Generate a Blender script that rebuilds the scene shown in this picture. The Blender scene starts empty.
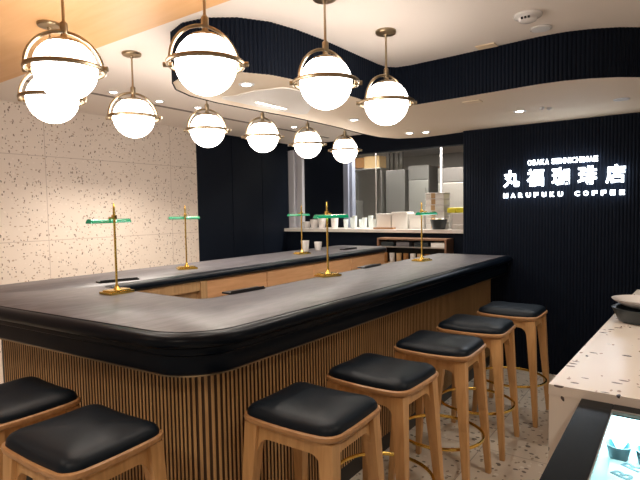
import bpy, bmesh, math, random
from mathutils import Vector, Matrix
random.seed(7)
S = bpy.context.scene
C = S.collection
PI = math.pi

# ------------------------------------------------------------------ materials
def new_mat(name):
    m = bpy.data.materials.new(name); m.use_nodes = True
    nt = m.node_tree; b = nt.nodes['Principled BSDF']
    return m, nt, b
def plain(name, col, rough=.5, metal=0, emit=None, es=0, coat=0, spec=None, trans=0):
    m, nt, b = new_mat(name)
    b.inputs['Base Color'].default_value = (*col, 1); b.inputs['Roughness'].default_value = rough
    b.inputs['Metallic'].default_value = metal
    if coat: b.inputs['Coat Weight'].default_value = coat; b.inputs['Coat Roughness'].default_value = .08
    if spec is not None: b.inputs['Specular IOR Level'].default_value = spec
    if emit: b.inputs['Emission Color'].default_value = (*emit, 1); b.inputs['Emission Strength'].default_value = es
    if trans: b.inputs['Transmission Weight'].default_value = trans
    return m
def N(nt, t, **kw):
    n = nt.nodes.new(t)
    for k, v in kw.items(): setattr(n, k, v)
    return n
def coords(nt, scale=(1,1,1), rot=(0,0,0)):
    t = N(nt, 'ShaderNodeTexCoord'); mp = N(nt, 'ShaderNodeMapping')
    mp.inputs['Scale'].default_value = scale; mp.inputs['Rotation'].default_value = rot
    nt.links.new(t.outputs['Object'], mp.inputs['Vector']); return mp.outputs['Vector']
def math_n(nt, op, a, b=None):
    n = N(nt, 'ShaderNodeMath', operation=op)
    for i, v in enumerate((a, b)):
        if v is None: continue
        if isinstance(v, (int, float)): n.inputs[i].default_value = v
        else: nt.links.new(v, n.inputs[i])
    return n.outputs[0]
def terrazzo(name, base, chips, dens=.5, scale=16, rough=.35, axes='xyz', grout=None):
    m, nt, b = new_mat(name)
    v0 = coords(nt)
    col = None
    nz = N(nt, 'ShaderNodeTexNoise'); nz.inputs['Scale'].default_value = 3
    nt.links.new(v0, nz.inputs['Vector'])
    mx = N(nt, 'ShaderNodeMix', data_type='RGBA')
    mx.inputs['A'].default_value = (*base, 1); mx.inputs['B'].default_value = (*[c*.9 for c in base], 1)
    nt.links.new(nz.outputs[0], mx.inputs['Factor']); col = mx.outputs['Result']
    dn = N(nt, 'ShaderNodeTexNoise'); dn.inputs['Scale'].default_value = scale*1.3
    nt.links.new(v0, dn.inputs['Vector'])
    for i, (cc, sc, thr, mask, stretch) in enumerate(chips):
        mp = N(nt, 'ShaderNodeMapping'); mp.inputs['Scale'].default_value = stretch
        mp.inputs['Rotation'].default_value = (.5*i+.3, .9*i+.4, .7*i+.2)
        mp.inputs['Location'].default_value = (i*3.1, i*1.7, i*.9)
        ad = N(nt, 'ShaderNodeMixRGB', blend_type='LINEAR_LIGHT'); ad.inputs[0].default_value = .012
        nt.links.new(v0, ad.inputs[1]); nt.links.new(dn.outputs['Color'], ad.inputs[2])
        nt.links.new(ad.outputs[0], mp.inputs['Vector'])
        vo = N(nt, 'ShaderNodeTexVoronoi'); vo.inputs['Scale'].default_value = sc
        nt.links.new(mp.outputs[0], vo.inputs['Vector'])
        sx = N(nt, 'ShaderNodeSeparateColor'); nt.links.new(vo.outputs['Color'], sx.inputs[0])
        near = math_n(nt, 'LESS_THAN', vo.outputs['Distance'], thr)
        sel = math_n(nt, 'LESS_THAN', sx.outputs[0], mask)
        f = math_n(nt, 'MULTIPLY', near, sel)
        m2 = N(nt, 'ShaderNodeMix', data_type='RGBA'); m2.inputs['B'].default_value = (*cc, 1)
        nt.links.new(col, m2.inputs['A']); nt.links.new(f, m2.inputs['Factor']); col = m2.outputs['Result']
    if grout:
        (a1, p1, o1), (a2, p2, o2), gc, gw = grout
        sp = N(nt, 'ShaderNodeSeparateXYZ'); nt.links.new(v0, sp.inputs[0])
        fs = []
        for a, p, o in ((a1, p1, o1), (a2, p2, o2)):
            t = math_n(nt, 'ADD', sp.outputs[a], o)
            t = math_n(nt, 'DIVIDE', t, p); t = math_n(nt, 'FRACT', t)
            fs.append(math_n(nt, 'LESS_THAN', t, gw/p))
        g = math_n(nt, 'MAXIMUM', *fs)
        m3 = N(nt, 'ShaderNodeMix', data_type='RGBA'); m3.inputs['B'].default_value = (*gc, 1)
        nt.links.new(col, m3.inputs['A']); nt.links.new(g, m3.inputs['Factor']); col = m3.outputs['Result']
    nt.links.new(col, b.inputs['Base Color']); b.inputs['Roughness'].default_value = rough
    return m
def wood(name, a, bcol, rough=.4, scale=(18, 18, 1.5), coat=0, bump=.0):
    m, nt, b = new_mat(name)
    v = coords(nt, scale)
    n1 = N(nt, 'ShaderNodeTexNoise'); n1.inputs['Scale'].default_value = 2.2; n1.inputs['Detail'].default_value = 6
    n1.inputs['Distortion'].default_value = .6; nt.links.new(v, n1.inputs['Vector'])
    rp = N(nt, 'ShaderNodeValToRGB'); rp.color_ramp.elements[0].position = .35; rp.color_ramp.elements[1].position = .68
    rp.color_ramp.elements[0].color = (*a, 1); rp.color_ramp.elements[1].color = (*bcol, 1)
    nt.links.new(n1.outputs[0], rp.inputs[0]); nt.links.new(rp.outputs[0], b.inputs['Base Color'])
    b.inputs['Roughness'].default_value = rough
    if coat: b.inputs['Coat Weight'].default_value = coat; b.inputs['Coat Roughness'].default_value = .12
    if bump:
        bp = N(nt, 'ShaderNodeBump'); bp.inputs['Strength'].default_value = bump; bp.inputs['Distance'].default_value = .002
        nt.links.new(n1.outputs[0], bp.inputs['Height']); nt.links.new(bp.outputs[0], b.inputs['Normal'])
    return m

dark = (.05, .035, .03)
M = {}
M['terrazzo_wall'] = terrazzo('terrazzo_wall', (.77, .665, .58),
    [((.26, .19, .15), 26, .24, .30, (1, 1.5, .75)), ((.46, .34, .26), 34, .28, .35, (1, .8, 1.4)),
     ((.12, .085, .07), 38, .24, .22, (1, 1.6, .8)), ((.78, .68, .60), 30, .3, .25, (1, 1, 1))], rough=.45,
    grout=((1, 1.45, .47), (2, .80, -.46+.8), (.50, .40, .34), .006))
M['terrazzo_floor'] = terrazzo('terrazzo_floor', (.68, .61, .52),
    [((.12, .10, .08), 22, .30, .30, (1, 1.4, .8)), ((.33, .27, .2), 30, .3, .35, (1.2, .8, 1)),
     ((.75, .7, .62), 20, .3, .3, (1, 1, 1))], rough=.28,
    grout=((0, .8, .2), (1, .8, .1), (.36, .31, .26), .006))
M['terrazzo_counter'] = terrazzo('terrazzo_counter', (.84, .76, .68),
    [((.13, .09, .08), 17, .22, .42, (.75, 1.9, 1)), ((.35, .25, .2), 30, .25, .2, (1.6, .8, 1)),
     ((.07, .05, .05), 25, .20, .22, (1.7, .7, 1))], rough=.25)
M['plaster'] = plain('plaster', (.80, .72, .66), .8)
M['soffit'] = plain('soffit', (.80, .66, .50), .7)
M['navy'] = plain('navy', (.0038, .0068, .0145), .6, spec=.10)
M['navy_panel'] = plain('navy_panel', (.0036, .0064, .0135), .5, spec=.15)
M['black_edge'] = plain('black_edge', (.0020, .0045, .0095), .32, spec=.15)
M['top'] = wood('blackened_wood_top', (.060, .056, .066), (.115, .106, .122), .43, (14, 3, 14))
M['top'].node_tree.nodes['Principled BSDF'].inputs['IOR'].default_value = 1.75
M['flute'] = wood('fluted_oak', (.46, .275, .115), (.60, .37, .165), .42, (14, 14, 2))
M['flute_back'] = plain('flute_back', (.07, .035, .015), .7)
M['oak'] = wood('oak', (.50, .275, .105), (.62, .36, .155), .38, (22, 22, 2.2))
M['oak_dark'] = wood('oak_rim', (.40, .21, .09), (.52, .29, .13), .38, (6, 22, 22))
M['cabinet'] = wood('cabinet_veneer', (.68, .36, .175), (.76, .43, .225), .45, (3, 2, 20))
M['wood_ceiling'] = wood('wood_ceiling', (.70, .39, .17), (.74, .43, .20), .5, (1.0, 8, 8))
M['leather'] = plain('black_leather', (.004, .009, .016), .42, spec=.22)
_m, _nt, _b = M['leather'], M['leather'].node_tree, M['leather'].node_tree.nodes['Principled BSDF']
_n = N(_nt, 'ShaderNodeTexNoise'); _n.inputs['Scale'].default_value = 160
_bp = N(_nt, 'ShaderNodeBump'); _bp.inputs['Strength'].default_value = .12; _bp.inputs['Distance'].default_value = .002
_nt.links.new(_n.outputs[0], _bp.inputs['Height']); _nt.links.new(_bp.outputs[0], _b.inputs['Normal'])
M['brass'] = plain('brass', (.86, .58, .14), .2, 1)
M['antique'] = plain('antique_brass', (.40, .31, .20), .34, 1)
M['globe'] = plain('opal_globe', (.9, .85, .8), .3, emit=(1, .91, .82), es=8.5)
M['green'] = plain('green_glass', (.0, .20, .09), .18, coat=.5, emit=(.0, .45, .22), es=.10)
M['lamp_light'] = plain('lamp_tube', (.5, 1, .8), .3, emit=(.25, 1, .6), es=2.2)
M['white'] = plain('white_paint', (.74, .74, .76), .5)
M['grey_frame'] = plain('grey_frame', (.66, .66, .72), .45)
M['grey_dark'] = plain('grey_blue_panel', (.16, .18, .23), .45)
M['steel'] = plain('stainless', (.50, .47, .44), .36, .8)
M['steel_dark'] = plain('stainless_dark', (.24, .22, .21), .42, .6)
M['kitchen_wall'] = plain('kitchen_wall', (.50, .47, .44), .55)
M['stone_white'] = plain('white_counter', (.80, .76, .72), .3)
M['china'] = plain('china', (.82, .78, .76), .2, coat=.3)
M['card'] = plain('white_card', (.82, .80, .76), .7)
M['kraft'] = plain('kraft', (.55, .36, .18), .8)
M['yellow'] = plain('yellow', (.85, .75, .03), .5)
M['dark_plastic'] = plain('dark_plastic', (.03, .04, .045), .35)
M['black'] = plain('black', (.012, .012, .013), .35)
M['black_metal'] = plain('black_gloss_panel', (.004, .006, .008), .25, spec=.12)
M['tray_grey'] = plain('tray_grey', (.16, .15, .16), .3)
M['letter'] = plain('sign_letter', (.9, .95, 1), .4, emit=(.86, .93, 1), es=4)
M['downlight'] = plain('downlight_lens', (1, .95, .9), .4, emit=(1, .90, .78), es=18)
M['linear'] = plain('linear_lens', (1, .95, .9), .4, emit=(1, .88, .72), es=4)
M['case_led'] = plain('case_led', (.9, 1, 1), .4, emit=(.72, .95, 1), es=4)
M['case_white'] = plain('case_white', (.80, .88, .88), .35)
M['case_print'] = plain('case_print', (.06, .16, .22), .5)
M['teal_glass'] = plain('teal_cup', (.03, .12, .16), .15, coat=.5)
M['amber'] = plain('amber', (.30, .14, .05), .25)
M['red_wood'] = wood('red_wood', (.20, .10, .06), (.28, .15, .09), .4)
M['olive'] = plain('olive', (.28, .28, .12), .4)
def glassmat(name, tint, refl=.10):
    m = bpy.data.materials.new(name); m.use_nodes = True; nt = m.node_tree
    nt.nodes.remove(nt.nodes['Principled BSDF'])
    t = N(nt, 'ShaderNodeBsdfTransparent'); t.inputs[0].default_value = (*tint, 1)
    g = N(nt, 'ShaderNodeBsdfGlossy'); g.inputs['Roughness'].default_value = .03
    fr = N(nt, 'ShaderNodeFresnel'); fr.inputs[0].default_value = 1.45
    ge = N(nt, 'ShaderNodeNewGeometry'); fs = math_n(nt, 'SUBTRACT', 1.0, ge.outputs['Backfacing'])
    fs = math_n(nt, 'MULTIPLY', fr.outputs[0], fs)
    mx = N(nt, 'ShaderNodeMixShader'); nt.links.new(fs, mx.inputs[0])
    nt.links.new(t.outputs[0], mx.inputs[1]); nt.links.new(g.outputs[0], mx.inputs[2])
    nt.links.new(mx.outputs[0], nt.nodes['Material Output'].inputs[0]); return m
M['glass'] = glassmat('clear_glass', (.92, .95, .95))
M['case_glass'] = glassmat('case_glass', (.80, .93, .93))

# ------------------------------------------------------------------ mesh helpers
def link(name, bm, mat, parent=None, smooth=False, loc=None):
    me = bpy.data.meshes.new(name)
    bmesh.ops.recalc_face_normals(bm, faces=bm.faces)
    bm.to_mesh(me); bm.free()
    mats = mat if isinstance(mat, (list, tuple)) else [mat]
    for q in mats: me.materials.append(q)
    if smooth:
        for p in me.polygons: p.use_smooth = True
        try: me.set_sharp_from_angle(angle=math.radians(38))
        except Exception: pass
    o = bpy.data.objects.new(name, me); C.objects.link(o)
    if parent: o.parent = parent
    if loc: o.location = loc
    return o
def tag(o, label, cat, group=None, kind=None):
    o['label'] = label; o['category'] = cat
    if group: o['group'] = group
    if kind: o['kind'] = kind
    return o
def thing(name, label, cat, loc=(0,0,0), rz=0, group=None):
    o = bpy.data.objects.new(name, None); C.objects.link(o); o.empty_display_size = .1
    o.location = loc; o.rotation_euler = (0, 0, rz); return tag(o, label, cat, group)
def struct(name, bm, mat, smooth=False):
    o = link(name, bm, mat, None, smooth); o['kind'] = 'structure'; return o
def copy_thing(src, name=None):
    r = src.copy(); C.objects.link(r)
    for ch in [o for o in bpy.data.objects if o.parent == src]:
        c = ch.copy(); C.objects.link(c); c.parent = r
        for g in [o for o in bpy.data.objects if o.parent == ch]:
            d = g.copy(); C.objects.link(d); d.parent = c
    return r
def BM(): return bmesh.new()
def box(bm, x0, x1, y0, y1, z0, z1, bev=0, mi=0):
    t = bmesh.new(); bmesh.ops.create_cube(t, size=1)
    for v in t.verts:
        v.co = Vector(((x0+x1)/2+v.co.x*(x1-x0), (y0+y1)/2+v.co.y*(y1-y0), (z0+z1)/2+v.co.z*(z1-z0)))
    if bev: bmesh.ops.bevel(t, geom=t.edges[:], offset=bev, segments=2, affect='EDGES', profile=.7)
    merge(bm, t, mi)
def merge(bm, t, mi=0, mat=None):
    mp = {}
    for v in t.verts: mp[v] = bm.verts.new(mat @ v.co if mat else v.co)
    for f in t.faces:
        try:
            nf = bm.faces.new([mp[v] for v in f.verts]); nf.material_index = mi
        except ValueError: pass
    t.free()
def lathe(bm, prof, cx=0, cy=0, z=0, seg=24, mi=0):
    rings = []
    for r, h in prof:
        if r < 1e-5: rings.append([bm.verts.new((cx, cy, z+h))])
        else: rings.append([bm.verts.new((cx+r*math.cos(2*PI*k/seg), cy+r*math.sin(2*PI*k/seg), z+h)) for k in range(seg)])
    for a, b in zip(rings, rings[1:]):
        for k in range(seg):
            k2 = (k+1) % seg
            if len(a) == 1 and len(b) == 1: continue
            if len(a) == 1: f = bm.faces.new([a[0], b[k], b[k2]])
            elif len(b) == 1: f = bm.faces.new([a[k], a[k2], b[0]])
            else: f = bm.faces.new([a[k], a[k2], b[k2], b[k]])
            f.material_index = mi
    for r in (rings[0], rings[-1]):
        if len(r) > 1: bm.faces.new(r).material_index = mi
def tube(bm, pts, r, seg=10, closed=False, mi=0, sx=1.0, up=Vector((0,0,1))):
    """sweep an ellipse (r wide, r*sx along 'up') along points"""
    pts = [Vector(p) for p in pts]; n = len(pts); rings = []
    for i, p in enumerate(pts):
        if closed: d = pts[(i+1) % n]-pts[i-1]
        else: d = pts[min(i+1, n-1)]-pts[max(i-1, 0)]
        d.normalize(); u = up
        if abs(d.dot(u)) > .95: u = Vector((1, 0, 0))
        s = d.cross(u).normalized(); w = s.cross(d).normalized()
        rings.append([bm.verts.new(p+s*r*math.cos(2*PI*k/seg)+w*r*sx*math.sin(2*PI*k/seg)) for k in range(seg)])
    prs = list(zip(rings, rings[1:]))
    if closed: prs.append((rings[-1], rings[0]))
    for a, b in prs:
        for k in range(seg):
            bm.faces.new([a[k], a[(k+1) % seg], b[(k+1) % seg], b[k]]).material_index = mi
    if not closed:
        bm.faces.new(rings[0]); bm.faces.new(rings[-1])
def taper(bm, p0, p1, w0, d0, w1, d1, bev=.006):
    """rectangular tapered bar from p0 (w0 x d0) to p1 (w1 x d1), axes X,Y"""
    t = bmesh.new(); vs = []
    for p, w, d in ((p0, w0, d0), (p1, w1, d1)):
        vs.append([t.verts.new((p[0]+sx*w/2, p[1]+sy*d/2, p[2])) for sx, sy in ((-1,-1), (1,-1), (1,1), (-1,1))])
    for k in range(4): t.faces.new([vs[0][k], vs[0][(k+1) % 4], vs[1][(k+1) % 4], vs[1][k]])
    t.faces.new(vs[0]); t.faces.new(vs[1][::-1])
    bmesh.ops.bevel(t, geom=t.edges[:], offset=bev, segments=2, affect='EDGES', profile=.7)
    merge(bm, t)
def fillet(pts, closed=True, n=10):
    """pts: (x, y, r) -> rounded polyline"""
    out = []; m = len(pts)
    for i, (x, y, r) in enumerate(pts):
        p = Vector((x, y))
        if r <= 0 or (not closed and i in (0, m-1)): out.append(p); continue
        a = Vector(pts[i-1][:2])-p; b = Vector(pts[(i+1) % m][:2])-p
        a.normalize(); b.normalize(); ang = a.angle(b); t = r/math.tan(ang/2)
        c = p+(a+b).normalized()*(r/math.sin(ang/2)); s = p+a*t; e = p+b*t
        a0 = math.atan2(*(s-c).yx); a1 = math.atan2(*(e-c).yx); d = a1-a0
        while d > PI: d -= 2*PI
        while d < -PI: d += 2*PI
        for k in range(n+1):
            q = a0+d*k/n; out.append(c+Vector((math.cos(q), math.sin(q)))*r)
    return out
def normals2(pl, closed):
    n = len(pl); ns = []
    for i in range(n):
        if closed: a, b = pl[i-1], pl[(i+1) % n]
        else: a, b = pl[max(i-1, 0)], pl[min(i+1, n-1)]
        p = pl[i]; d1 = (p-a); d2 = (b-p)
        if d1.length < 1e-9: d1 = d2
        if d2.length < 1e-9: d2 = d1
        d1 = d1.normalized(); d2 = d2.normalized()
        n1 = Vector((d1.y, -d1.x)); n2 = Vector((d2.y, -d2.x)); q = n1+n2
        if q.length < 1e-6: q = n1.copy()
        q.normalize(); q /= max(.35, q.dot(n1)); ns.append(q)
    return ns
def sweep2(bm, pl, prof, closed=True, caps=False, mi=0):
    """profile (outward offset, z) swept along polyline; right-hand side is outward"""
    ns = normals2(pl, closed); rings = []
    for o, z in prof: rings.append([bm.verts.new((p.x+q.x*o, p.y+q.y*o, z)) for p, q in zip(pl, ns)])
    n = len(pl); rng = range(n) if closed else range(n-1)
    for a, b in zip(rings, rings[1:]):
        for k in rng: bm.faces.new([a[k], a[(k+1) % n], b[(k+1) % n], b[k]]).material_index = mi
    if caps:
        bm.faces.new(rings[0]).material_index = mi; bm.faces.new(rings[-1]).material_index = mi
    return rings
def resample(pl, step, closed=False):
    pts = pl+([pl[0]] if closed else [])
    L = [0]
    for a, b in zip(pts, pts[1:]): L.append(L[-1]+(b-a).length)
    n = max(2, round(L[-1]/step)); out = []; j = 0
    for k in range(n+1):
        s = L[-1]*k/n
        while j < len(L)-2 and L[j+1] < s: j += 1
        d = L[j+1]-L[j]; out.append(pts[j].lerp(pts[j+1], (s-L[j])/d if d > 1e-9 else 0))
    return out
FP = [0, 0, 0, .85, 1, .85]; PH = [0, .17, .34, .41, .67, .93]
def fluted(bm, pl, pitch, depth, z0, z1, k=4, flat=False):
    """half-round flutes standing out along a polyline (right side outward)"""
    if flat:
        L = [0]
        for a_, b_ in zip(pl, pl[1:]): L.append(L[-1]+(b_-a_).length)
        m = int(L[-1]/pitch); fine = []; j = 0
        for q in range(m*6+1):
            t_ = (q//6+PH[q % 6])*pitch
            while j < len(L)-2 and L[j+1] < t_: j += 1
            fine.append(pl[j].lerp(pl[j+1], (t_-L[j])/(L[j+1]-L[j])))
    else: fine = resample(pl, pitch/k)
    ns = normals2(fine, False); lo = []; hi = []
    for i, (p, q) in enumerate(zip(fine, ns)):
        ph = (i % k)/k
        o = depth*FP[i % k] if flat else depth*(math.sin(PI*ph)**.6 if ph else 0)
        x, y = p.x+q.x*o, p.y+q.y*o
        lo.append(bm.verts.new((x, y, z0))); hi.append(bm.verts.new((x, y, z1)))
    for i in range(len(lo)-1): bm.faces.new([lo[i], lo[i+1], hi[i+1], hi[i]])
def slab(bm, pl, z0, z1, mi=0):
    lo = [bm.verts.new((p.x, p.y, z0)) for p in pl]; hi = [bm.verts.new((p.x, p.y, z1)) for p in pl]
    n = len(pl)
    for k in range(n): bm.faces.new([lo[k], lo[(k+1) % n], hi[(k+1) % n], hi[k]]).material_index = mi
    bm.faces.new(lo).material_index = mi; bm.faces.new(hi[::-1]).material_index = mi
def V2(l): return [Vector(p) for p in l]

HC = 2.53      # ceiling
WX = -4.93     # terrazzo wall plane
# ------------------------------------------------------------------ structure
b = BM(); box(b, -6.5, 4.5, -3, 9.2, -.1, 0); struct('floor', b, M['terrazzo_floor'])
b = BM(); box(b, -6.5, 4.5, -3, 9.2, HC, HC+.1); struct('ceiling', b, M['plaster'])
b = BM(); box(b, -4.93, 4.5, -3, 1.78, HC-.018, HC-.001); struct('trim_1', b, M['wood_ceiling'])
b = BM(); box(b, WX-.1, WX, -3, 4.28, 0, HC); struct('wall_left', b, M['terrazzo_wall'])
b = BM(); box(b, WX-.1, WX-.01, 4.28, 6.1, 0, HC)
for y in (4.9, 5.5): box(b, WX-.012, WX-.004, y, y+.59, .1, HC)
struct('wall_left_far', b, M['navy_panel'])
# fluted navy sign wall block
b = BM()
box(b, -1.74, 4.5, 4.855, 6.9, 0, HC)
fluted(b, V2([(-1.74, 4.85), (4.4, 4.85)]), .026, .006, 0, 2.26)
struct('wall_back', b, M['navy'])
# slot and recess line along the terrazzo wall
b = BM(); box(b, -4.10, -4.06, 1.9, 5.95, HC-.006, HC+.001); struct('trim_2', b, plain('slot_grey', (.22, .18, .16), .6))

# bulkhead with curved fluted fascia
front = [(-2.59, 2.45), (-2.57, 2.2), (-2.50, 2.03), (-2.38, 1.91), (-2.22, 1.86), (-2.06, 1.89), (-1.93, 1.99), (-1.84, 2.14),
         (-1.80, 2.32), (-1.78, 2.55), (-1.775, 2.9), (-1.77, 3.2), (-1.755, 3.31), (-1.70, 3.37), (-1.60, 3.385), (-1.3, 3.37), (-1.0, 3.345), (-.71, 3.32),
         (-.58, 3.33), (-.45, 3.37), (-.32, 3.44), (-.2, 3.54), (-.05, 3.68), (.15, 3.78), (.4, 3.84), (.8, 3.86), (4.4, 3.86)]
front = V2(front)
back = V2([(4.4, 4.90), (-1.70, 4.90), (-1.95, 4.95), (-2.24, 4.98), (-2.46, 4.88), (-2.55, 4.65), (-2.56, 4.3), (-2.53, 3.8), (-2.53, 3.2), (-2.57, 2.8)])
b = BM(); slab(b, front+back, 2.25, HC-.001)
struct('ceiling_bulkhead', b, M['soffit'])
b = BM(); fluted(b, front, .024, .007, 2.245, HC-.002)
struct('trim_3', b, M['navy'])
b = BM()
bk = [back[1]]+back[2:]+[front[0]]
fluted(b, bk, .024, .006, 2.245, HC-.002)
struct('trim_4', b, M['navy'])

# recessed pale tray in the bulkhead with a linear light
tray = fillet([(-2.47, 2.30, .05), (-2.36, 2.37, .05), (-2.16, 2.35, .1), (-1.96, 2.40, .06), (-1.94, 2.60, .06), (-2.16, 2.95, .08), (-2.40, 3.2, .05), (-2.45, 2.8, .05)], True, 5)
b = BM(); slab(b, tray, 2.243, 2.2505)
struct('trim_5', b, plain('tray_white', (.78, .73, .68), .6))
t = thing('ceiling_strip_light', 'slim straight glowing strip light in the underside of the curved bulkhead', 'light', (0, 0, 0))
b = BM(); box(b, -2.36, -2.335, 2.58, 2.88, 2.237, 2.242); link('diffuser', b, M['linear'], t)
b = BM(); box(b, -2.365, -2.33, 2.575, 2.885, 2.240, 2.2445); link('housing', b, M['white'], t)

# kitchen shell
K = 6.0
b = BM(); box(b, -6.4, 4.5, 9.1, 9.2, 0, HC)
box(b, -1.0, -.9, 6.9, 9.1, 0, HC); box(b, -6.4, -6.3, 6.1, 9.1, 0, HC)
struct('wall_kitchen', b, M['kitchen_wall'])
b = BM(); box(b, -3.85, -1.74, K, K+.12, 2.275, HC-.001)       # header over the pass
box(b, -5.30, -3.85, K+.30, K+.42, 2.46, HC-.001)
struct('wall_kitchen_header', b, M['navy'])
b = BM(); box(b, -4.93, -1.745, K+.03, K+.45, 0, 1.198)
# cut look: niche is built as its own thing in front
struct('wall_kitchen_low', b, M['navy'])
b = BM()
F = 6.30
box(b, -5.30, -5.05, F+.02, F+.14, 1.25, 2.46); box(b, -5.05, -4.97, F-.02, F+.14, 1.25, 2.46, .004)
box(b, -4.97, -4.90, F+.04, F+.14, 1.25, 2.46); box(b, -4.90, -4.82, F-.01, F+.14, 1.25, 2.46, .004)
struct('trim_6', b, M['grey_frame'])
b = BM(); box(b, -4.82, -4.06, F+.05, F+.12, 1.25, 2.46); struct('wall_kitchen_panel', b, M['navy_panel'])
b = BM(); box(b, -4.06, -3.98, F-.005, F+.12, 1.25, 2.272); box(b, -3.98, -3.93, F+.03, F+.12, 1.25, 2.272)
struct('trim_7', b, plain('frame_blue_grey', (.17, .19, .25), .5))

# pass counter
t = tag(link('pass_counter', (lambda bb: (box(bb, -5.30, -1.745, K-.03, K+.55, 1.20, 1.245, .006), bb)[1])(BM()), M['stone_white']),
        'long white worktop on the navy kitchen pass below the stainless kitchen', 'counter')

# ------------------------------------------------------------------ bar
bar = thing('bar_counter', 'large U-shaped black-topped bar with a fluted golden wood base', 'bar counter', (-2.4, 2.5, 0))
def W(o): # parent keeping world placement of mesh verts
    o.location = (2.4, -2.5, 0); return o
R1 = .30
outline = fillet([(-1.268, 4.845, 0), (-2.02, 4.845, 0), (-2.02, 1.77, .05), (-2.86, 1.77, .05), (-2.86, 5.48, .14), (-3.61, 5.48, .14),
                  (-3.61, .985, .30), (-1.355, 1.135, R1)], True, 14)
# orientation: want right side outward => counter-clockwise
def area(pl): return sum(a.x*c.y-c.x*a.y for a, c in zip(pl, pl[1:]+pl[:1]))
if area(outline) < 0: outline = outline[::-1]
b = BM()
prof = [(-.052, 1.060), (-.050, 1.0585), (-.048, 1.0565), (-.044, 1.0565), (-.042, 1.0585), (-.034, 1.0575), (-.020, 1.053), (-.009, 1.045), (-.002, 1.034), (0, 1.022), (-.003, 1.012), (-.012, 1.004), (-.022, 1.001)]
rings = sweep2(b, outline, prof, True)
f = b.faces.new(rings[0]); f.material_index = 1
f = b.faces.new(rings[-1])
W(link('counter_top', b, [M['black_edge'], M['top']], bar, True))
# outer apron path  (counter-clockwise outer side): far end -> far side -> left -> near -> wall
op = fillet([(-3.59, 5.35, 0), (-3.59, 1.005, .27), (-1.375, 1.155, .25), (-1.290, 4.845, 0)], False, 16)
b = BM()
sweep2(b, op, [(-.018, 1.002), (-.014, .99), (-.016, .975), (-.030, .968), (-.030, .960), (-.026, .952), (-.026, .902), (-.034, .894), (-.05, .893), (-.05, 1.0)], False)
W(link('apron', b, M['black_edge'], bar, True))
b = BM(); sweep2(b, op, [(-.045, .897), (-.033, .896), (-.033, .889), (-.05, .889)], False)
W(link('trim_strip', b, M['antique'], bar, True))
# underside + fluted base
bp_ = fillet([(-3.12, 1.26, 0), (-1.49, 1.30, .10), (-1.475, 4.845, 0)], False, 16)
b = BM(); fluted(b, bp_, .0235, .008, .10, 1.0, 6, True)
for f in b.faces:   # groove floors and sides get the darker material below
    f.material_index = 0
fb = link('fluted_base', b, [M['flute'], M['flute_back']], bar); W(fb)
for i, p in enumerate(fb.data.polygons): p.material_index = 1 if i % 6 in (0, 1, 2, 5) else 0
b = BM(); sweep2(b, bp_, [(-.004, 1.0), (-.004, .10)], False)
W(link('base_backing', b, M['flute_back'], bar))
b = BM(); sweep2(b, bp_, [(-.01, .10), (.004, .10), (.004, .0), (-.01, .0)], False)
W(link('kickboard', b, M['black'], bar))
b = BM(); box(b, -3.35, -2.93, 1.34, 5.2, 0, 1.0); box(b, -2.93, -1.80, 1.32, 1.60, .05, 1.0); box(b, -1.80, -1.52, 1.55, 4.84, .05, 1.0)
W(link('carcass', b, M['black'], bar))
# service-side cabinets on the far leg (face +X)
b = BM(); box(b, -2.94, -2.90, 2.55, 5.36, .1, .998); W(link('cabinet_body', b, M['cabinet'], bar))
ys = [2.565, 3.24, 3.92, 4.60, 5.35]
for i in range(4):
    b = BM(); box(b, -2.90, -2.880, ys[i]+.004, ys[i+1]-.004, .80, .992, .002)
    W(link('drawer', b, M['cabinet'], bar))
    b = BM(); box(b, -2.90, -2.880, ys[i]+.004, ys[i+1]-.004, .12, .792, .002)
    W(link('cabinet_door', b, M['cabinet'], bar))
b = BM()  # open niche of light wood
box(b, -2.90, -2.88, 1.80, 2.56, .93, .998); box(b, -2.93, -2.87, 2.50, 2.56, .1, .998); box(b, -2.93, -2.91, 1.8, 2.5, .1, .95)
W(link('open_niche', b, wood('niche_wood', (.50, .30, .14), (.62, .38, .19), .5), bar))

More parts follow.
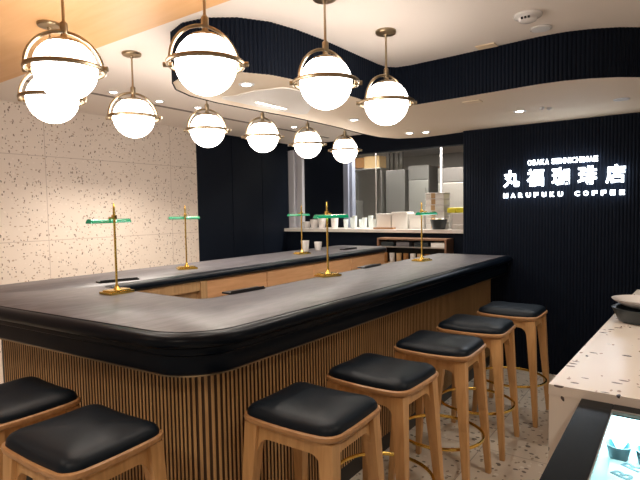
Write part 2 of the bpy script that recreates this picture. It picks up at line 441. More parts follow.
# ------------------------------------------------------------------ stools
def rrect(w, d, r, n=6): return fillet([(w/2, -d/2, r), (w/2, d/2, r), (-w/2, d/2, r), (-w/2, -d/2, r)], True, n)
def make_stool():
    t = thing('bar_stool', 'x', 'stool', (0, 0, 0), 0, 'bar stools around the bar')
    w, d = .425, .37
    # wood rim: softly dished
    pl = resample(rrect(w, d, .055), .02, True)[:-1]
    def dip(x, y, z): return z-.010*(1-abs(2*x/w)**2)*1.0+.006*abs(2*y/d)**2
    b = BM(); ns = normals2(pl, True); rings = []
    for o, z in [(-.03, .750), (-.006, .750), (0, .756), (.002, .763), (0, .771), (-.006, .775), (-.03, .775)]:
        rings.append([b.verts.new((p.x+q.x*o, p.y+q.y*o, dip(p.x, p.y, z))) for p, q in zip(pl, ns)])
    n = len(pl)
    for r1, r2 in zip(rings, rings[1:]):
        for k in range(n): b.faces.new([r1[k], r1[(k+1) % n], r2[(k+1) % n], r2[k]])
    b.faces.new(rings[0]); b.faces.new(rings[-1])
    link('seat_frame', b, M['oak_dark'], t, True)
    # cushion
    b = BM(); rings = []
    cu = resample(rrect(w-.018, d-.018, .05), .02, True)[:-1]
    for s, z in [(1, .768), (1.0, .780), (.985, .792), (.95, .803), (.88, .813), (.76, .821), (.58, .828), (.38, .832), (.18, .834)]:
        rings.append([b.verts.new((p.x*s, p.y*s, dip(p.x*s, p.y*s, z))) for p in cu])
    n = len(cu)
    for r1, r2 in zip(rings, rings[1:]):
        for k in range(n): b.faces.new([r1[k], r1[(k+1) % n], r2[(k+1) % n], r2[k]])
    c = b.verts.new((0, 0, .8245))
    for k in range(n): b.faces.new([rings[-1][k], rings[-1][(k+1) % n], c])
    b.faces.new(rings[0])
    link('cushion', b, M['leather'], t, True)
    # legs
    tx, ty, fx, fy = .165, .142, .213, .188
    for sx in (-1, 1):
        for sy in (-1, 1):
            b = BM()
            taper(b, (sx*tx, sy*ty, .748), (sx*(tx+fx)/2*1.0, sy*(ty+fy)/2, .38), .062, .056, .044, .042, .008)
            taper(b, (sx*(tx+fx)/2, sy*(ty+fy)/2, .385), (sx*fx, sy*fy, 0), .0437, .0417, .030, .030, .007)
            link('leg', b, M['oak'], t, True)
    # arched aprons
    def arch(axis, s):
        b = BM(); L = tx if axis == 'x' else ty; off = ty if axis == 'x' else tx
        n = 18; top = []; bot = []
        for i in range(n+1):
            u = -L+2*L*i/n; q = abs(u)/(L-.022)
            h = .052+.062*(1-math.sqrt(max(0, 1-(max(0, q-.66)/.34)**2))) if q > .66 else .052
            h = min(h, .114); top.append((u, .744)); bot.append((u, .744-h))
        vs = []
        for o in (-.011, .011):
            row = []
            for (u, z) in top+bot[::-1]:
                ow = (off+o)*s + s*(.744-z)*.045
                row.append(b.verts.new((u, ow, z) if axis == 'x' else (ow, u, z)))
            vs.append(row)
        m = len(vs[0])
        for k in range(m): b.faces.new([vs[0][k], vs[0][(k+1) % m], vs[1][(k+1) % m], vs[1][k]])
        for row in vs:
            for i in range(n):
                b.faces.new([row[i], row[i+1], row[m-2-i], row[m-1-i]])
        link('apron', b, M['oak'], t)
    for s in (-1, 1): arch('x', s); arch('y', s)
    # brass foot ring, bowed between the legs
    b = BM(); q = []
    zz = .27; lx, ly = .191, .166
    for k in range(48):
        a = 2*PI*k/48; c_, s_ = math.cos(a), math.sin(a)
        q.append((.232*c_, .218*s_, zz))
    tube(b, q, .0075, 8, True, sx=1.3)
    link('foot_ring', b, M['brass'], t, True)
    return t
stool = make_stool()
spots = [(-1.125, 1.51, .02, 'black leather stool at the near bar corner, largest on the long right side'),
         (-1.11, 2.03, -.03, 'black leather stool second along the long bar side, counting from the near corner'),
         (-1.075, 2.63, .02, 'black leather stool in the middle of the five along the long bar side'),
         (-1.06, 3.19, .03, 'black leather stool second from the illuminated sign wall'),
         (-.995, 3.79, -.02, 'black leather stool farthest back, nearest the dark sign wall'),
         (-1.63, .89, .03, 'black leather stool at the front left of the bar, whole seat in view'),
         (-2.19, .91, .0, 'black leather stool at the left edge, its seat cut by the frame')]
for i, (x, y, rz, lab) in enumerate(spots):
    o = stool if i == 0 else copy_thing(stool)
    o.location = (x, y, 0); o.scale = (1, 1, .965); o.rotation_euler = (0, 0, rz); o['label'] = lab

# ------------------------------------------------------------------ pendants
GZ = 2.12; GR = .127; RR = .157
def make_pendant(rod_top):
    ca, sa = math.cos(.55), math.sin(.55)
    t = thing('pendant_light', 'x', 'pendant light', (0, 0, GZ), 0, 'globe pendants over the bar')
    b = BM(); bmesh.ops.create_uvsphere(b, u_segments=40, v_segments=24, radius=GR); link('glass_globe', b, M['globe'], t, True)
    b = BM()
    tube(b, [(RR*math.cos(2*PI*k/56), RR*math.sin(2*PI*k/56), .0) for k in range(56)], .0078, 8, True, sx=1.35)
    link('ring', b, M['antique'], t, True)
    b = BM()
    tube(b, [(-(RR-.004)*math.cos(PI*k/28)*ca, -(RR-.004)*math.cos(PI*k/28)*sa, .0+RR*math.sin(PI*k/28)) for k in range(29)], .0075, 8, False, sx=1.4, up=Vector((0, 1, 0)))
    link('arch', b, M['antique'], t, True)
    for s in (-1, 1):
        b = BM(); tube(b, [(s*(RR-.018), 0, 0), (s*(RR+.020), 0, 0)], .011, 12); link('knob', b, M['antique'], t, True)
    b = BM(); lathe(b, [(.078, GR-.033), (.074, GR-.020), (.06, GR-.010), (.045, GR-.004), (.016, GR+.004), (.012, GR+.02), (.009, RR-.01)])
    link('cap', b, M['antique'], t, True)
    b = BM(); lathe(b, [(.014, RR-.008), (.016, RR+.0), (.016, RR+.035), (.0065, RR+.045), (.0055, rod_top-GZ)], seg=12); link('rod', b, M['antique'], t, True)
    b = BM(); lathe(b, [(.008, rod_top-GZ-.035), (.012, rod_top-GZ-.022), (.056, rod_top-GZ-.016), (.06, rod_top-GZ-.01), (.06, rod_top-GZ)]); link('canopy', b, M['antique'], t, True)
    return t
pend = [(-2.148, 1.163, 'largest globe pendant, nearest the camera against the wood ceiling'),
        (-1.632, 1.485, 'second largest globe pendant, hanging before the rounded end of the dark bulkhead'),
        (-1.418, 2.055, 'third globe from the camera in the near row, above the near bar side'),
        (-1.41, 2.66, 'globe pendant at the far end of the near row, rightmost of all'),
        (-2.742, 1.407, 'globe pendant partly hidden behind the nearest one at the far left'),
        (-2.888, 2.0, 'globe pendant with a full rod and canopy in front of the terrazzo wall'),
        (-2.92, 2.652, 'globe pendant where the terrazzo wall meets the navy wall'),
        (-2.835, 3.179, 'globe pendant in front of the left navy wall panel'),
        (-2.843, 3.81, 'second farthest globe pendant, before the pale kitchen frame'),
        (-2.843, 4.449, 'smallest and farthest globe pendant, beside the kitchen opening')]
pd = make_pendant(HC)
pd2 = make_pendant(HC-.018)
n1 = n2 = 0
ryaw = math.radians(38)
for (x, y, lab) in pend:
    low = y < 1.78
    if low: o = pd2 if n2 == 0 else copy_thing(pd2); n2 += 1
    else: o = pd if n1 == 0 else copy_thing(pd); n1 += 1
    o.location = (x, y, GZ); o.rotation_euler = (0, 0, ryaw); o['label'] = lab

# ------------------------------------------------------------------ bank lamps
def make_lamp():
    t = thing('counter_lamp', 'x', 'lamp', (0, 0, 1.06), 0, 'brass green-shaded lamps on the bar')
    b = BM(); box(b, -.075, .075, -.055, .055, .0, .014, .003); box(b, -.062, .062, -.043, .043, .014, .022, .003)
    link('base', b, M['brass'], t, True)
    b = BM(); lathe(b, [(.020, .022), (.016, .03), (.009, .042), (.0065, .06), (.0065, .475), (.004, .50), (.0, .505)], seg=12)
    link('stem', b, M['brass'], t, True)
    # shade: half-cylinder trough of green glass along local x, held out on a short arm
    b = BM(); n = 10; L = .118; rows = []; sy, sz = -.050, .392
    for th in (.026, .022):
        for xx in (-L, L):
            rows.append([b.verts.new((xx, sy+th*math.cos(PI*k/n)*1.15, sz+th*math.sin(PI*k/n)*.95)) for k in range(n+1)])
    o0, o1, i0, i1 = rows
    for k in range(n):
        b.faces.new([o0[k], o0[k+1], o1[k+1], o1[k]]); b.faces.new([i0[k], i0[k+1], i1[k+1], i1[k]])
        b.faces.new([o0[k], o0[k+1], i0[k+1], i0[k]]); b.faces.new([o1[k], o1[k+1], i1[k+1], i1[k]])
    for k in (0, n): b.faces.new([o0[k], o1[k], i1[k], i0[k]])
    for s in (-1, 1):
        b.faces.new([b.verts.new((s*(L+.004), sy+.026*1.15*math.cos(PI*k/n), sz+.0255*math.sin(PI*k/n))) for k in range(n+1)])
    link('shade', b, M['green'], t, True)
    b = BM(); box(b, -.105, .105, sy-.016, sy+.016, sz, sz+.008, .002); link('light_strip', b, M['lamp_light'], t)
    b = BM(); box(b, -.010, .010, -.012, .012, sz+.020, sz+.046, .003); box(b, -.006, .006, sy, -.006, sz+.024, sz+.034, .002); link('bracket', b, M['brass'], t, True)
    return t
lamp = make_lamp()
lamps = [(-2.57, 1.63, -90, 'brass lamp with green bar shade on the near left bar corner'),
         (-3.18, 2.63, -118, 'brass lamp with green bar shade before the edge of the terrazzo wall'),
         (-1.94, 2.80, 68, 'brass lamp with green bar shade in the middle of the near bar side'),
         (-3.19, 4.14, -108, 'brass lamp with green bar shade on the far bar side beside white cups'),
         (-1.80, 4.01, 80, 'brass green-shaded lamp on the near bar side, closest to the sign wall')]
for i, (x, y, a, lab) in enumerate(lamps):
    o = lamp if i == 0 else copy_thing(lamp)
    o.location = (x, y, 1.06); o.rotation_euler = (0, 0, math.radians(a)); o['label'] = lab

# slim black trays by the inner edge of the bar
def tray_bm():
    b = BM(); box(b, -.13, .13, -.035, .035, 0, .010, .003); box(b, -.12, .12, -.035, -.029, .010, .018, .002); return b
tr = tag(link('slim_tray', tray_bm(), M['black'], None, True), 'slim black tray on the near bar side, closest to the front corner', 'tray', 'slim black trays on the bar')
for (x, y, a, lab, first) in [(-1.985, 2.04, 85, 'slim black tray on the near bar side, closest to the front corner', 1),
                              (-1.975, 3.42, 90, 'slim black tray on the near bar side beyond the middle lamp', 0),
                              (-3.03, 1.93, 75, 'slim black tray on the far bar side behind the near left lamp', 0),
                              (-3.09, 4.88, 90, 'slim black tray near the rounded end of the far bar side', 0)]:
    o = tr if first else tr.copy()
    if not first: C.objects.link(o)
    o.location = (x, y, 1.060); o.rotation_euler = (0, 0, math.radians(a)); o['label'] = lab

# cups on the far leg
def cup(name, x, y, z, r, h, lab, mat, cat='cup', grp=None, rz=0):
    b = BM(); lathe(b, [(r*.72, 0), (r*.78, .004), (r, h), (r*.93, h), (r*.70, .01), (0, .01)], seg=20)
    o = link(name, b, mat, None, True, (x, y, z)); o.rotation_euler = (0, 0, rz); return tag(o, lab, cat, grp)
cup('paper_cup', -3.40, 4.47, 1.06, .048, .115, 'taller white cup on the far bar side beside the lamp', M['china'], 'cup', 'white cups on the far bar side')
cup('paper_cup', -3.33, 4.62, 1.06, .045, .095, 'shorter white cup on the far bar side, right of its neighbour', M['china'], 'cup', 'white cups on the far bar side')

# ------------------------------------------------------------------ sign
sign = thing('wall_sign', 'illuminated white cafe sign in three rows on the dark fluted wall', 'sign', (-.87, 4.810, 1.76))
def glyph(ch, size, cx, cz, width=None, height=None, bold=0.0):
    cu = bpy.data.curves.new('letter', 'FONT'); cu.body = ch; cu.size = size; cu.extrude = .006; cu.offset = bold
    cu.align_x = 'CENTER'; cu.resolution_u = 3
    o = bpy.data.objects.new('tmp', cu); C.objects.link(o)
    bpy.context.view_layer.update()
    me = bpy.data.meshes.new_from_object(o.evaluated_get(bpy.context.evaluated_depsgraph_get()))
    bpy.data.objects.remove(o)
    xs = [v.co.x for v in me.vertices]; ys = [v.co.y for v in me.vertices]
    if not xs: return None
    w0, w1, h0, h1 = min(xs), max(xs), min(ys), max(ys)
    sx = (width/(w1-w0)) if width else 1; sy = (height/(h1-h0)) if height else 1
    for v in me.vertices:
        x = (v.co.x-(w0+w1)/2)*sx+cx; z = (v.co.y-(h0+h1)/2)*sy+cz; v.co = Vector((x, -v.co.z, z))
    me.materials.clear(); me.materials.append(M['letter'])
    lo = bpy.data.objects.new('letter', me); C.objects.link(lo); lo.parent = sign
    return lo
# row 1: small caps
x0, x1 = -1.135, -.575
txt = 'OSAKA SENNICHIMAE'
wts = [.45 if c == ' ' else (.45 if c == 'I' else (1.2 if c == 'M' else 1.0)) for c in txt]
tot = sum(wts); x = x0
for c, wv in zip(txt, wts):
    wd = (x1-x0)*wv/tot
    if c != ' ': glyph(c, .06, x+wd/2+.87, 1.900-1.76, wd*.84 if c != 'I' else wd*.5, .046, .0006)
    x += wd
# row 2: kanji
for k, c in enumerate('丸福珈琲店'):
    glyph(c, .15, -1.275+k*.2065+.87, 1.765-1.76, .142, .155, .0034)
# row 3: spaced caps
txt = 'MARUFUKU COFFEE'
for k, c in enumerate(txt):
    if c != ' ': glyph(c, .06, -1.325+k*(.925/14)+.87, 1.613-1.76, .038, .042, .0020)

# ------------------------------------------------------------------ ceiling fixtures
def downlight(x, y, z, lab, on=True, r=.036, power=18, spot=2.1):
    t = thing('downlight', lab, 'light', (x, y, z), 0, 'recessed ceiling downlights')
    b = BM(); lathe(b, [(r*.78, -.001), (r*.80, -.006), (r*1.25, -.006), (r*1.3, -.001)], seg=24); link('trim_ring', b, M['white'], t, True)
    b = BM(); lathe(b, [(0, -.003), (r*.78, -.003), (r*.78, -.0005), (0, -.0005)], seg=20); link('lens', b, M['downlight'] if on else M['white'], t)
    if on:
        l = bpy.data.lights.new('downlight_beam', 'SPOT'); l.energy = power; l.spot_size = spot; l.spot_blend = .6
        l.color = (1, .90, .78); l.shadow_soft_size = .03
        lo = bpy.data.objects.new('downlight_beam', l); C.objects.link(lo); lo.parent = t; lo.location = (0, 0, -.012)
    return t
downlight(-2.09, 2.21, 2.25, 'bright downlight under the rounded end of the bulkhead', power=14)
downlight(-2.22, 3.62, 2.25, 'bright downlight under the bulkhead between the two near-row globes', power=14)
downlight(-2.19, 4.60, 2.25, 'left one of two close downlights before the kitchen header', power=12)
downlight(-2.04, 4.65, 2.25, 'right one of two close downlights before the kitchen header', power=12)
downlight(-1.04, 4.15, 2.25, 'bright downlight under the bulkhead above the wall sign', power=16)
downlight(-.36, 4.17, 2.25, 'unlit round downlight under the bulkhead at the right', on=False, r=.04)
downlight(-3.91, 2.52, HC, 'ceiling downlight by the terrazzo wall, left of the canopied globe', power=42)
downlight(-3.91, 2.98, HC, 'ceiling downlight by the terrazzo wall, right of the canopied globe', power=42)
downlight(-3.87, 3.40, HC, 'ceiling downlight by the terrazzo wall, beside the slot', power=30)
downlight(-3.87, 4.91, HC, 'ceiling downlight before the navy wall, above the far bar end', power=20)
for i, (x, y) in enumerate(((-.87, 4.11), (-.83, 4.16))):
    t = thing('spot_nozzle', ['left', 'right'][i]+' one of a pair of tiny ceiling nozzles above the wall sign', 'nozzle', (x, y, 2.25), 0, 'tiny ceiling nozzles')
    b = BM(); lathe(b, [(.017, -.001), (.017, -.010), (.011, -.016), (0, -.016)], seg=16); link('rim', b, M['white'], t, True)
    b = BM(); lathe(b, [(.007, -.0165), (.007, -.018), (0, -.018)], seg=12); link('nozzle_tip', b, M['tray_grey'], t)
t = thing('smoke_detector', 'round white smoke detector with dark slots on the plain ceiling', 'detector', (-.69, 2.91, HC))
b = BM(); lathe(b, [(.072, -.001), (.072, -.012), (.05, -.020), (.044, -.034), (.03, -.040), (0, -.041)], seg=32); link('body', b, M['china'], t, True)
for k in range(3):
    b = BM(); box(b, -.024+k*.017, -.013+k*.017, -.050, -.042, -.033, -.022); link('slot', b, M['black'], t)
t = thing('ceiling_speaker', 'small round white ceiling disc beside the smoke detector', 'speaker', (-.68, 3.17, HC))
b = BM(); lathe(b, [(.058, -.001), (.060, -.006), (.052, -.010)], seg=32); link('trim_ring', b, M['china'], t, True)
b = BM(); lathe(b, [(.050, -.0105), (0, -.013)], seg=32); link('grille', b, M['white'], t, True)
b = BM(); box(b, -1.09, -.97, 3.25, 3.33, HC-.008, HC-.001, .002)
tag(link('ceiling_access_cover', b, plain('cover_cream', (.88, .70, .50), .6)), 'small square cream cover on the plain ceiling near the dark fascia', 'cover')
b = BM(); box(b, -1.27, -1.15, 3.52, 3.60, 2.243, 2.249, .002)
tag(link('ceiling_access_cover', b, plain('cover_cream_low', (.88, .72, .52), .6)), 'small square cream cover under the bulkhead near its edge', 'cover')

# ------------------------------------------------------------------ kitchen contents
def fridge(x0, x1, y0, y1, h, lab):
    t = thing('refrigerator', lab, 'refrigerator', ((x0+x1)/2, (y0+y1)/2, 0), 0, 'stainless kitchen refrigerators')
    cx, cy = (x0+x1)/2, (y0+y1)/2; X0, X1, Y0, Y1 = x0-cx, x1-cx, y0-cy, y1-cy
    b = BM(); box(b, X0, X1, Y0+.03, Y1, .1, h, .006); link('body', b, M['steel_dark'], t)
    b = BM(); box(b, X0, X1, Y0+.01, Y0+.03, h-.22, h, .003); link('control_panel', b, M['steel_dark'], t)
    for z0, z1 in ((.12, 1.18), (1.20, h-.235)):
        b = BM(); box(b, X0+.006, X1-.006, Y0, Y0+.03, z0, z1, .006); d = link('door', b, M['steel'], t)
        b = BM(); tube(b, [(X1-.05, Y0-.03, z0+.25), (X1-.05, Y0-.03, z1-.12)], .010, 8); link('handle', b, M['steel'], d, True)
    for sx in (X0+.05, X1-.05):
        b = BM(); box(b, sx-.02, sx+.02, Y0+.05, Y1-.05, 0, .1); link('foot', b, M['black'], t)
fridge(-3.62, -3.27, 7.55, 8.3, 2.2, 'tall stainless refrigerator in the middle of the kitchen opening')
fridge(-3.14, -2.30, 7.60, 8.3, 2.14, 'wide stainless refrigerator at the right of the kitchen opening')
# tall steel cabinet side behind the left
b = BM(); box(b, -4.0, -3.66, 7.5, 8.2, 0, 2.15, .006)
t = tag(link('steel_cabinet', b, M['steel_dark']), 'plain grey steel cabinet left of the tall refrigerator', 'cabinet')
b = BM()
for x in (-4.42, -4.33, -4.24, -4.15): box(b, x, x+.055, 8.3, 8.36, 0, HC-.002, .004)
tag(link('ribbed_locker', b, M['steel']), 'tall ribbed pale steel locker behind the left of the kitchen opening', 'locker')
t = thing('wooden_box', 'light wooden box high up at the left of the kitchen opening', 'box', (-4.24, 7.55, 2.20))
b = BM(); box(b, -.13, .16, -.12, .12, 0, .20, .004); link('box_body', b, M['kraft'], t)
b = BM(); box(b, -.38, -.135, -.12, .12, .02, .19, .004); link('side_bin', b, M['amber'], t)
b = BM(); box(b, -.40, .19, -.14, .14, -.015, 0, .003); link('shelf_board', b, M['steel'], t)
b = BM(); box(b, -.40, -.385, -.1, .1, -2.2, -.012, .002); box(b, .17, .185, -.1, .1, -2.2, -.012, .002); link('upright', b, M['steel'], t)
t = thing('steel_shelf', 'narrow steel shelf with green bottles at the left of the kitchen', 'shelf', (-4.50, 7.2, 0))
b = BM(); box(b, -.18, .18, -.12, .12, 1.62, 1.645, .003); link('shelf_board', b, M['steel'], t)
b = BM(); box(b, -.18, .18, -.12, .12, 1.40, 1.42, .003); link('shelf_board', b, M['steel'], t)
for x in (-.17, .17):
    b = BM(); box(b, x-.008, x+.008, -.1, .1, 0, 1.66, .002); link('upright', b, M['steel'], t)
for k in range(3):
    b = BM(); lathe(b, [(.032, 0), (.034, .12), (.012, .17), (.012, .20), (0, .20)], seg=14)
    tag(link('bottle', b, [M['dark_plastic'], M['olive'], M['dark_plastic']][k], None, True, (-4.58+k*.09, 7.17, 1.42)),
        ['dark bottle at the left on the narrow steel shelf', 'olive bottle between two dark ones on the steel shelf', 'dark bottle at the right on the narrow steel shelf'][k], 'bottle', 'bottles on the steel shelf')
# partition glass and posts on the pass
t = thing('glass_partition', 'clear glass screen with slim white posts standing on the kitchen pass', 'partition', (0, 0, 0))
for x, w in ((-3.985, .012), (-2.61, .012), (-3.60, .004)):
    b = BM(); box(b, x-w, x+w, 6.44, 6.46, 1.2455, HC-.002, .002); link('post', b, M['white'] if w > .005 else M['steel'], t)
b = BM(); box(b, -3.975, -2.62, 6.448, 6.453, 1.25, HC-.004); link('glass_pane', b, M['glass'], t)

# white cartons and stacks on the pass
PZ = 1.245
def carton(x, y, w, d, h, lab, z=PZ, mat=None, rz=0):
    t = thing('white_carton', lab, 'box', (x, y, z), rz, 'white cartons on the kitchen pass')
    b = BM(); box(b, -w/2, w/2, -d/2, d/2, 0, h*.8, .004); link('box_body', b, mat or M['card'], t)
    b = BM(); box(b, -w/2-.004, w/2+.004, -d/2-.004, d/2+.004, h*.8+.001, h, .004); link('lid', b, mat or M['card'], t)
carton(-3.305, 6.22, .215, .20, .205, 'leftmost of the three wide white cartons on the kitchen pass', rz=.03)
carton(-3.068, 6.22, .222, .20, .225, 'middle of the three wide white cartons on the kitchen pass', rz=-.02)
carton(-2.838, 6.24, .195, .18, .20, 'rightmost of the three wide white cartons on the kitchen pass', rz=.02)
lay = ['bottom', 'second lowest', 'third lowest', 'fourth lowest', 'second highest', 'topmost']
for k in range(6):
    t = thing('lidded_tray', lay[k]+' white container in the tall stack on the kitchen pass', 'container', (-2.60+random.uniform(-.006, .006), 6.30, PZ+k*.078), 0, 'tall stack of white containers')
    b = BM(); box(b, -.125, .125, -.10, .10, 0, .058, .008); link('container_body', b, M['card'], t, True)
    b = BM(); box(b, -.13, .13, -.105, .105, .060, .076, .005); link('lid', b, M['china'], t, True)
    b = BM(); box(b, -.045, .010, -.1085, -.1055, .006, .072); link('paper_band', b, M['kraft'], t)
b = BM(); box(b, -2.44, -2.19, 6.30, 6.43, PZ+.0, PZ+.275, .01); tag(link('white_box', b, M['card']), 'white box behind the yellow packets on the kitchen pass', 'box')
for k in range(2):
    b = BM(); box(b, -.055, .055, -.035, .035, 0, .065, .014)
    tag(link('yellow_packet', b, M['yellow'], None, True, (-2.37+k*.115, 6.30-.09, PZ+.205)), ['left', 'right'][k]+' bright yellow packet on the kitchen pass', 'packet', 'yellow packets')
b = BM(); box(b, -2.36, -2.16, 6.16, 6.27, PZ, PZ+.203, .006)
tag(link('glass_rack', b, M['steel']), 'grey rack under the yellow packets on the kitchen pass', 'rack')
t = thing('serving_bowl', 'wide dark bowl of small items right of the cartons on the pass', 'bowl', (-2.50, 6.085, PZ))
b = BM(); lathe(b, [(.06, 0), (.08, .004), (.102, .10), (.107, .125), (.098, .125), (.07, .02), (0, .02)], seg=28); link('bowl_body', b, M['dark_plastic'], t, True)
for k in range(4):
    b = BM(); bmesh.ops.create_icosphere(b, subdivisions=2, radius=.026, matrix=Matrix.Translation((-.06+k*.04, random.uniform(-.03, .03), .115)))
    link('sweet', b, [M['kraft'], M['china'], M['olive'], M['china']][k], t, True)
b = BM(); box(b, -3.40, -3.10, 6.0, 6.08, PZ, PZ+.022, .004); tag(link('brown_tray', b, M['amber']), 'flat brown tray in front of the white cartons', 'tray')
gl = ['leftmost', 'second from left', 'third from left', 'middle', 'third from right', 'second from right', 'rightmost']
xs_ = [-3.92, -3.84, -3.77, -3.69, -3.61, -3.54, -3.47]
for k, x in enumerate(xs_):
    cup('tumbler', x, 6.13+.05*(k % 2), PZ, .036, .13+.025*(k % 3), gl[k]+' small clear tumbler in the row left of the white cartons', M['case_white'], 'glass', 'tumblers on the kitchen pass')
cup('pitcher', -4.12, 6.14, PZ, .06, .20, 'pale frosted pitcher on the pass before the navy kitchen panel', M['china'], 'pitcher')
for k in range(3):
    cup('small_bowl', -4.60+.14*k, 6.1, PZ, .062, .10+.03*k, ['leftmost', 'middle', 'right'][k]+' small white bowl on the left end of the kitchen pass', M['china'], 'bowl', 'small bowls on the pass')
b = BM(); box(b, -2.30, -2.06, 6.02, 6.13, PZ, PZ+.06, .004); tag(link('napkin_holder', b, M['steel']), 'low grey box at the right end of the kitchen pass', 'box')

# niche below the pass
t = thing('under_counter_shelf', 'wood framed open shelf below the kitchen pass filled with tumblers', 'shelf', (-2.78, 5.78, 0))
b = BM(); box(b, -.44, -.415, 0, .24, 0, 1.14, .003); link('side_panel', b, M['red_wood'], t)
b = BM(); box(b, .475, .50, 0, .24, 0, 1.14, .003); link('side_panel', b, M['red_wood'], t)
b = BM(); box(b, -.415, .475, 0, .24, 1.118, 1.14, .003); link('top_panel', b, M['red_wood'], t)
for z in (.80, 1.02):
    b = BM(); box(b, -.413, .473, .01, .235, z, z+.015, .002); link('shelf', b, M['steel'] if z > 1 else M['oak'], t)
b = BM(); box(b, -.415, .475, .225, .24, .0, 1.117); link('back_panel', b, M['black'], t)
for k in range(9):
    x = -3.14+.097*k
    b = BM(); lathe(b, [(.030, 0), (.036, .13), (.033, .13), (.028, .008), (0, .008)], seg=14)
    tag(link('stemless_glass', b, [M['amber'], M['china'], M['kraft']][k % 3], None, True, (x, 5.86, .815)),
        ['amber', 'white', 'tan'][k % 3]+' cup on the shelf below the kitchen pass, place %s from the left' % ['first', 'second', 'third', 'fourth', 'fifth', 'sixth', 'seventh', 'eighth', 'ninth'][k], 'cup', 'cups below the kitchen pass')
for k, x in enumerate((-3.09, -2.87, -2.62, -2.40)):
    b = BM(); box(b, -.09, .09, -.07, .07, 0, .055, .006)
    tag(link('shelf_box', b, [M['dark_plastic'], M['tray_grey'], M['dark_plastic'], M['card']][k], None, True, (x, 5.88, 1.035)),
        ['leftmost dark', 'grey', 'second dark', 'white'][k]+' low box on the upper shelf below the kitchen pass', 'box', 'boxes below the kitchen pass')

# ------------------------------------------------------------------ right-hand terrazzo counter and display case
CX = -.30; CZ = .95
t = thing('terrazzo_counter', 'pale terrazzo counter with dark chips at the right edge', 'counter', (.2, 2.8, 0))
b = BM()
pts = [(-.328, 1.672), (.9, 1.672), (.9, 3.90), (-.230, 3.90)]
slab(b, V2([(x-.2, y-2.8) for x, y in pts]), CZ-.032, CZ); link('counter_top', b, M['terrazzo_counter'], t)
b = BM(); pts = [(-.327, 1.674), (.89, 1.674), (.89, 3.89), (-.230, 3.89)]
slab(b, V2([(x-.2, y-2.8) for x, y in pts]), 0, CZ-.0325); link('counter_body', b, M['terrazzo_counter'], t)
# dishes
t = thing('oval_dish', 'white oval dish resting on the dark dish', 'dish', (-.12, 2.83, CZ+.067), .1)
b = BM(); lathe(b, [(.06, 0), (.085, .004), (.125, .030), (.133, .040), (.122, .040), (.08, .014), (0, .012)], seg=36)
for v in b.verts: v.co.x *= 1.15
link('dish_body', b, M['china'], t, True)
t = thing('dark_dish', 'dark round-cornered dish lying on the terrazzo counter', 'dish', (-.11, 2.82, CZ), .1)
b = BM(); lathe(b, [(.09, 0), (.12, .004), (.140, .050), (.146, .066), (.13, .066), (.1, .02), (0, .02)], seg=36)
for v in b.verts: v.co.x *= 1.1
link('dish_body', b, M['dark_plastic'], t, True)

# display case: black top with a glazed lit well
t = thing('display_case', 'glossy black display case with a lit glass well at the lower right', 'display case', (.3, 1.2, 0))
ox, oy = .3, 1.2
DX, DZ = -.235, .925
def dbox(b, x0, x1, y0, y1, z0, z1, bev=0): box(b, x0-ox, x1-ox, y0-oy, y1-oy, z0, z1, bev)
gx0, gx1, gy0, gy1 = -.150, .75, .75, 1.612
b = BM()
dbox(b, DX, gx0, .65, 1.668, DZ-.015, DZ, .003)
dbox(b, gx0, gx1, gy1, 1.668, DZ-.015, DZ, .003)
dbox(b, gx0, gx1, .65, gy0, DZ-.015, DZ, .003); dbox(b, gx1, .85, .65, 1.668, DZ-.015, DZ, .003)
link('case_top', b, M['black_metal'], t)
b = BM()
dbox(b, DX+.005, DX+.02, .66, 1.66, 0, DZ-.015); dbox(b, DX+.02, .85, 1.645, 1.66, 0, DZ-.015)
dbox(b, DX+.02, .85, .66, .675, 0, DZ-.015); dbox(b, .83, .85, .675, 1.645, 0, DZ-.015)
link('case_body', b, M['black_metal'], t)
b = BM(); dbox(b, gx0-.04, gx1, gy0, gy1+.04, .785, .80); link('display_floor', b, M['case_white'], t)
b = BM(); dbox(b, gx0-.05, gx0-.045, gy0, gy1+.035, .80, DZ-.017); dbox(b, gx0-.045, gx1, gy1+.028, gy1+.033, .80, DZ-.017); link('inner_wall', b, M['case_white'], t)
b = BM(); dbox(b, gx0, gx1, gy0, gy1, DZ-.012, DZ-.006); link('glass_top', b, M['case_glass'], t)
b = BM(); dbox(b, gx0, gx1, gy1-.012, gy1, DZ-.006, DZ+.003, .001); dbox(b, gx0, gx0+.003, gy0, gy1-.012, DZ-.006, DZ+.002); link('glass_trim', b, M['steel_dark'], t)
b = BM(); dbox(b, gx0-.03, gx1, gy1+.004, gy1+.022, DZ-.115, DZ-.019); link('light_tube', b, M['case_led'], t)
# printed letters on a white card inside
def flat_text(ch, size, loc, rot, parent, mat):
    cu = bpy.data.curves.new('t', 'FONT'); cu.body = ch; cu.size = size; cu.extrude = .0006; cu.offset = .0012
    o = bpy.data.objects.new('tmp', cu); C.objects.link(o); bpy.context.view_layer.update()
    me = bpy.data.meshes.new_from_object(o.evaluated_get(bpy.context.evaluated_depsgraph_get())); bpy.data.objects.remove(o)
    me.materials.clear(); me.materials.append(mat)
    l = bpy.data.objects.new('printed_letter', me); C.objects.link(l); l.parent = parent; l.location = loc; l.rotation_euler = rot
b = BM(); box(b, -.085, .30, -.10, .105, 0, .012, .002)
cd = thing('printed_card', 'white card with dark blue letters lying inside the lit case', 'card', (-.06, 1.445, .801), 0)
link('card_sheet', b, M['case_white'], cd)
for (ch, lx, ly) in (('B', -.040, -.005), ('R', -.022, .055)):
    flat_text(ch, .065, (lx, ly, .0125), (0, 0, math.radians(62)), cd, M['case_print'])
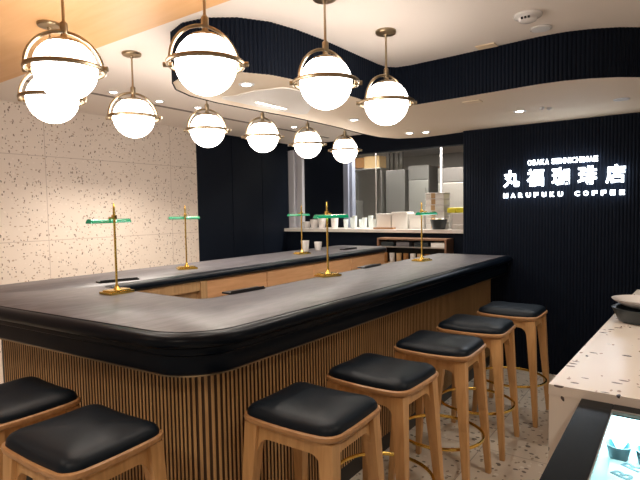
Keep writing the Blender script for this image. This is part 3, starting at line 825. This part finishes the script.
for k, x in enumerate((-.130, -.060)):
    cup('teal_cup', x, 1.592, .801, .033, .040, ['left', 'right'][k]+' dark teal cup behind the card inside the lit case', M['teal_glass'], 'cup', 'teal cups in the display case')

# ------------------------------------------------------------------ lights
def area(name, loc, sx, sy, e, col, rot=(0, 0, 0)):
    l = bpy.data.lights.new(name, 'AREA'); l.shape = 'RECTANGLE'; l.size = sx; l.size_y = sy; l.energy = e; l.color = col
    o = bpy.data.objects.new(name, l); C.objects.link(o); o.location = loc; o.rotation_euler = rot; return o
# unseen fill panels added to light the kitchen
for i, (x, y) in enumerate(((-3.0, 6.85), (-4.3, 6.85))):
    t = thing('kitchen_fill_light', ['right', 'left'][i]+' added fill panel under the kitchen ceiling, unseen behind the header', 'light', (x, y, HC-.03), 0, 'added kitchen fill panels')
    b = BM(); box(b, -.32, .32, -.17, .17, 0, .028, .003); link('housing', b, M['white'], t)
    b = BM(); box(b, -.30, .30, -.15, .15, -.006, -.001); link('diffuser', b, plain('diffuser', (1, 1, 1), .5, emit=(1, .93, .84), es=14), t)
area('case_lamp', (.2, 1.60, .868), .7, .02, 1.6, (.75, .95, 1))
area('pass_fill', (-3.1, 6.25, 2.49), 1.4, .12, 30, (1, .92, .82))  # added fill light without a fixture, hidden behind the kitchen header
# unseen fill spots added around the viewer to light stools and bar front
for x, y, e in ((.6, .2, 40), (-1.0, -.6, 42), (-2.8, -.4, 26), (.55, 2.2, 30)):
    l = bpy.data.lights.new('hall_fill_spot', 'SPOT'); l.energy = e; l.spot_size = 2.2; l.spot_blend = .7; l.color = (1, .88, .74); l.shadow_soft_size = .08
    o = bpy.data.objects.new('hall_fill_spot', l); C.objects.link(o); o.location = (x, y, HC-.04)
w = bpy.data.worlds.new('World'); S.world = w; w.use_nodes = True
bg = w.node_tree.nodes['Background']; bg.inputs[0].default_value = (1, .86, .74, 1); bg.inputs[1].default_value = .17

# ------------------------------------------------------------------ camera
f_px = 506.384
v1 = (682-320, -(205-240), -f_px); v2 = (-390-320, -(223-240), -f_px)
Y = Vector(v1).normalized(); X = -Vector(v2).normalized(); Z = X.cross(Y).normalized(); X = Y.cross(Z)
Rm = Matrix((X, Y, Z))
cam = bpy.data.cameras.new('camera'); cam.sensor_width = 36; cam.lens = f_px/640*36; cam.clip_start = .05
co = bpy.data.objects.new('camera', cam); C.objects.link(co)
co.matrix_world = Matrix.Translation((0, 0, 1.5)) @ Rm.to_4x4()
S.camera = co
S.view_settings.view_transform = 'Standard'; S.view_settings.look = 'None'; S.view_settings.gamma = 1
S.view_settings.use_curve_mapping = False
S.view_settings.exposure = .95
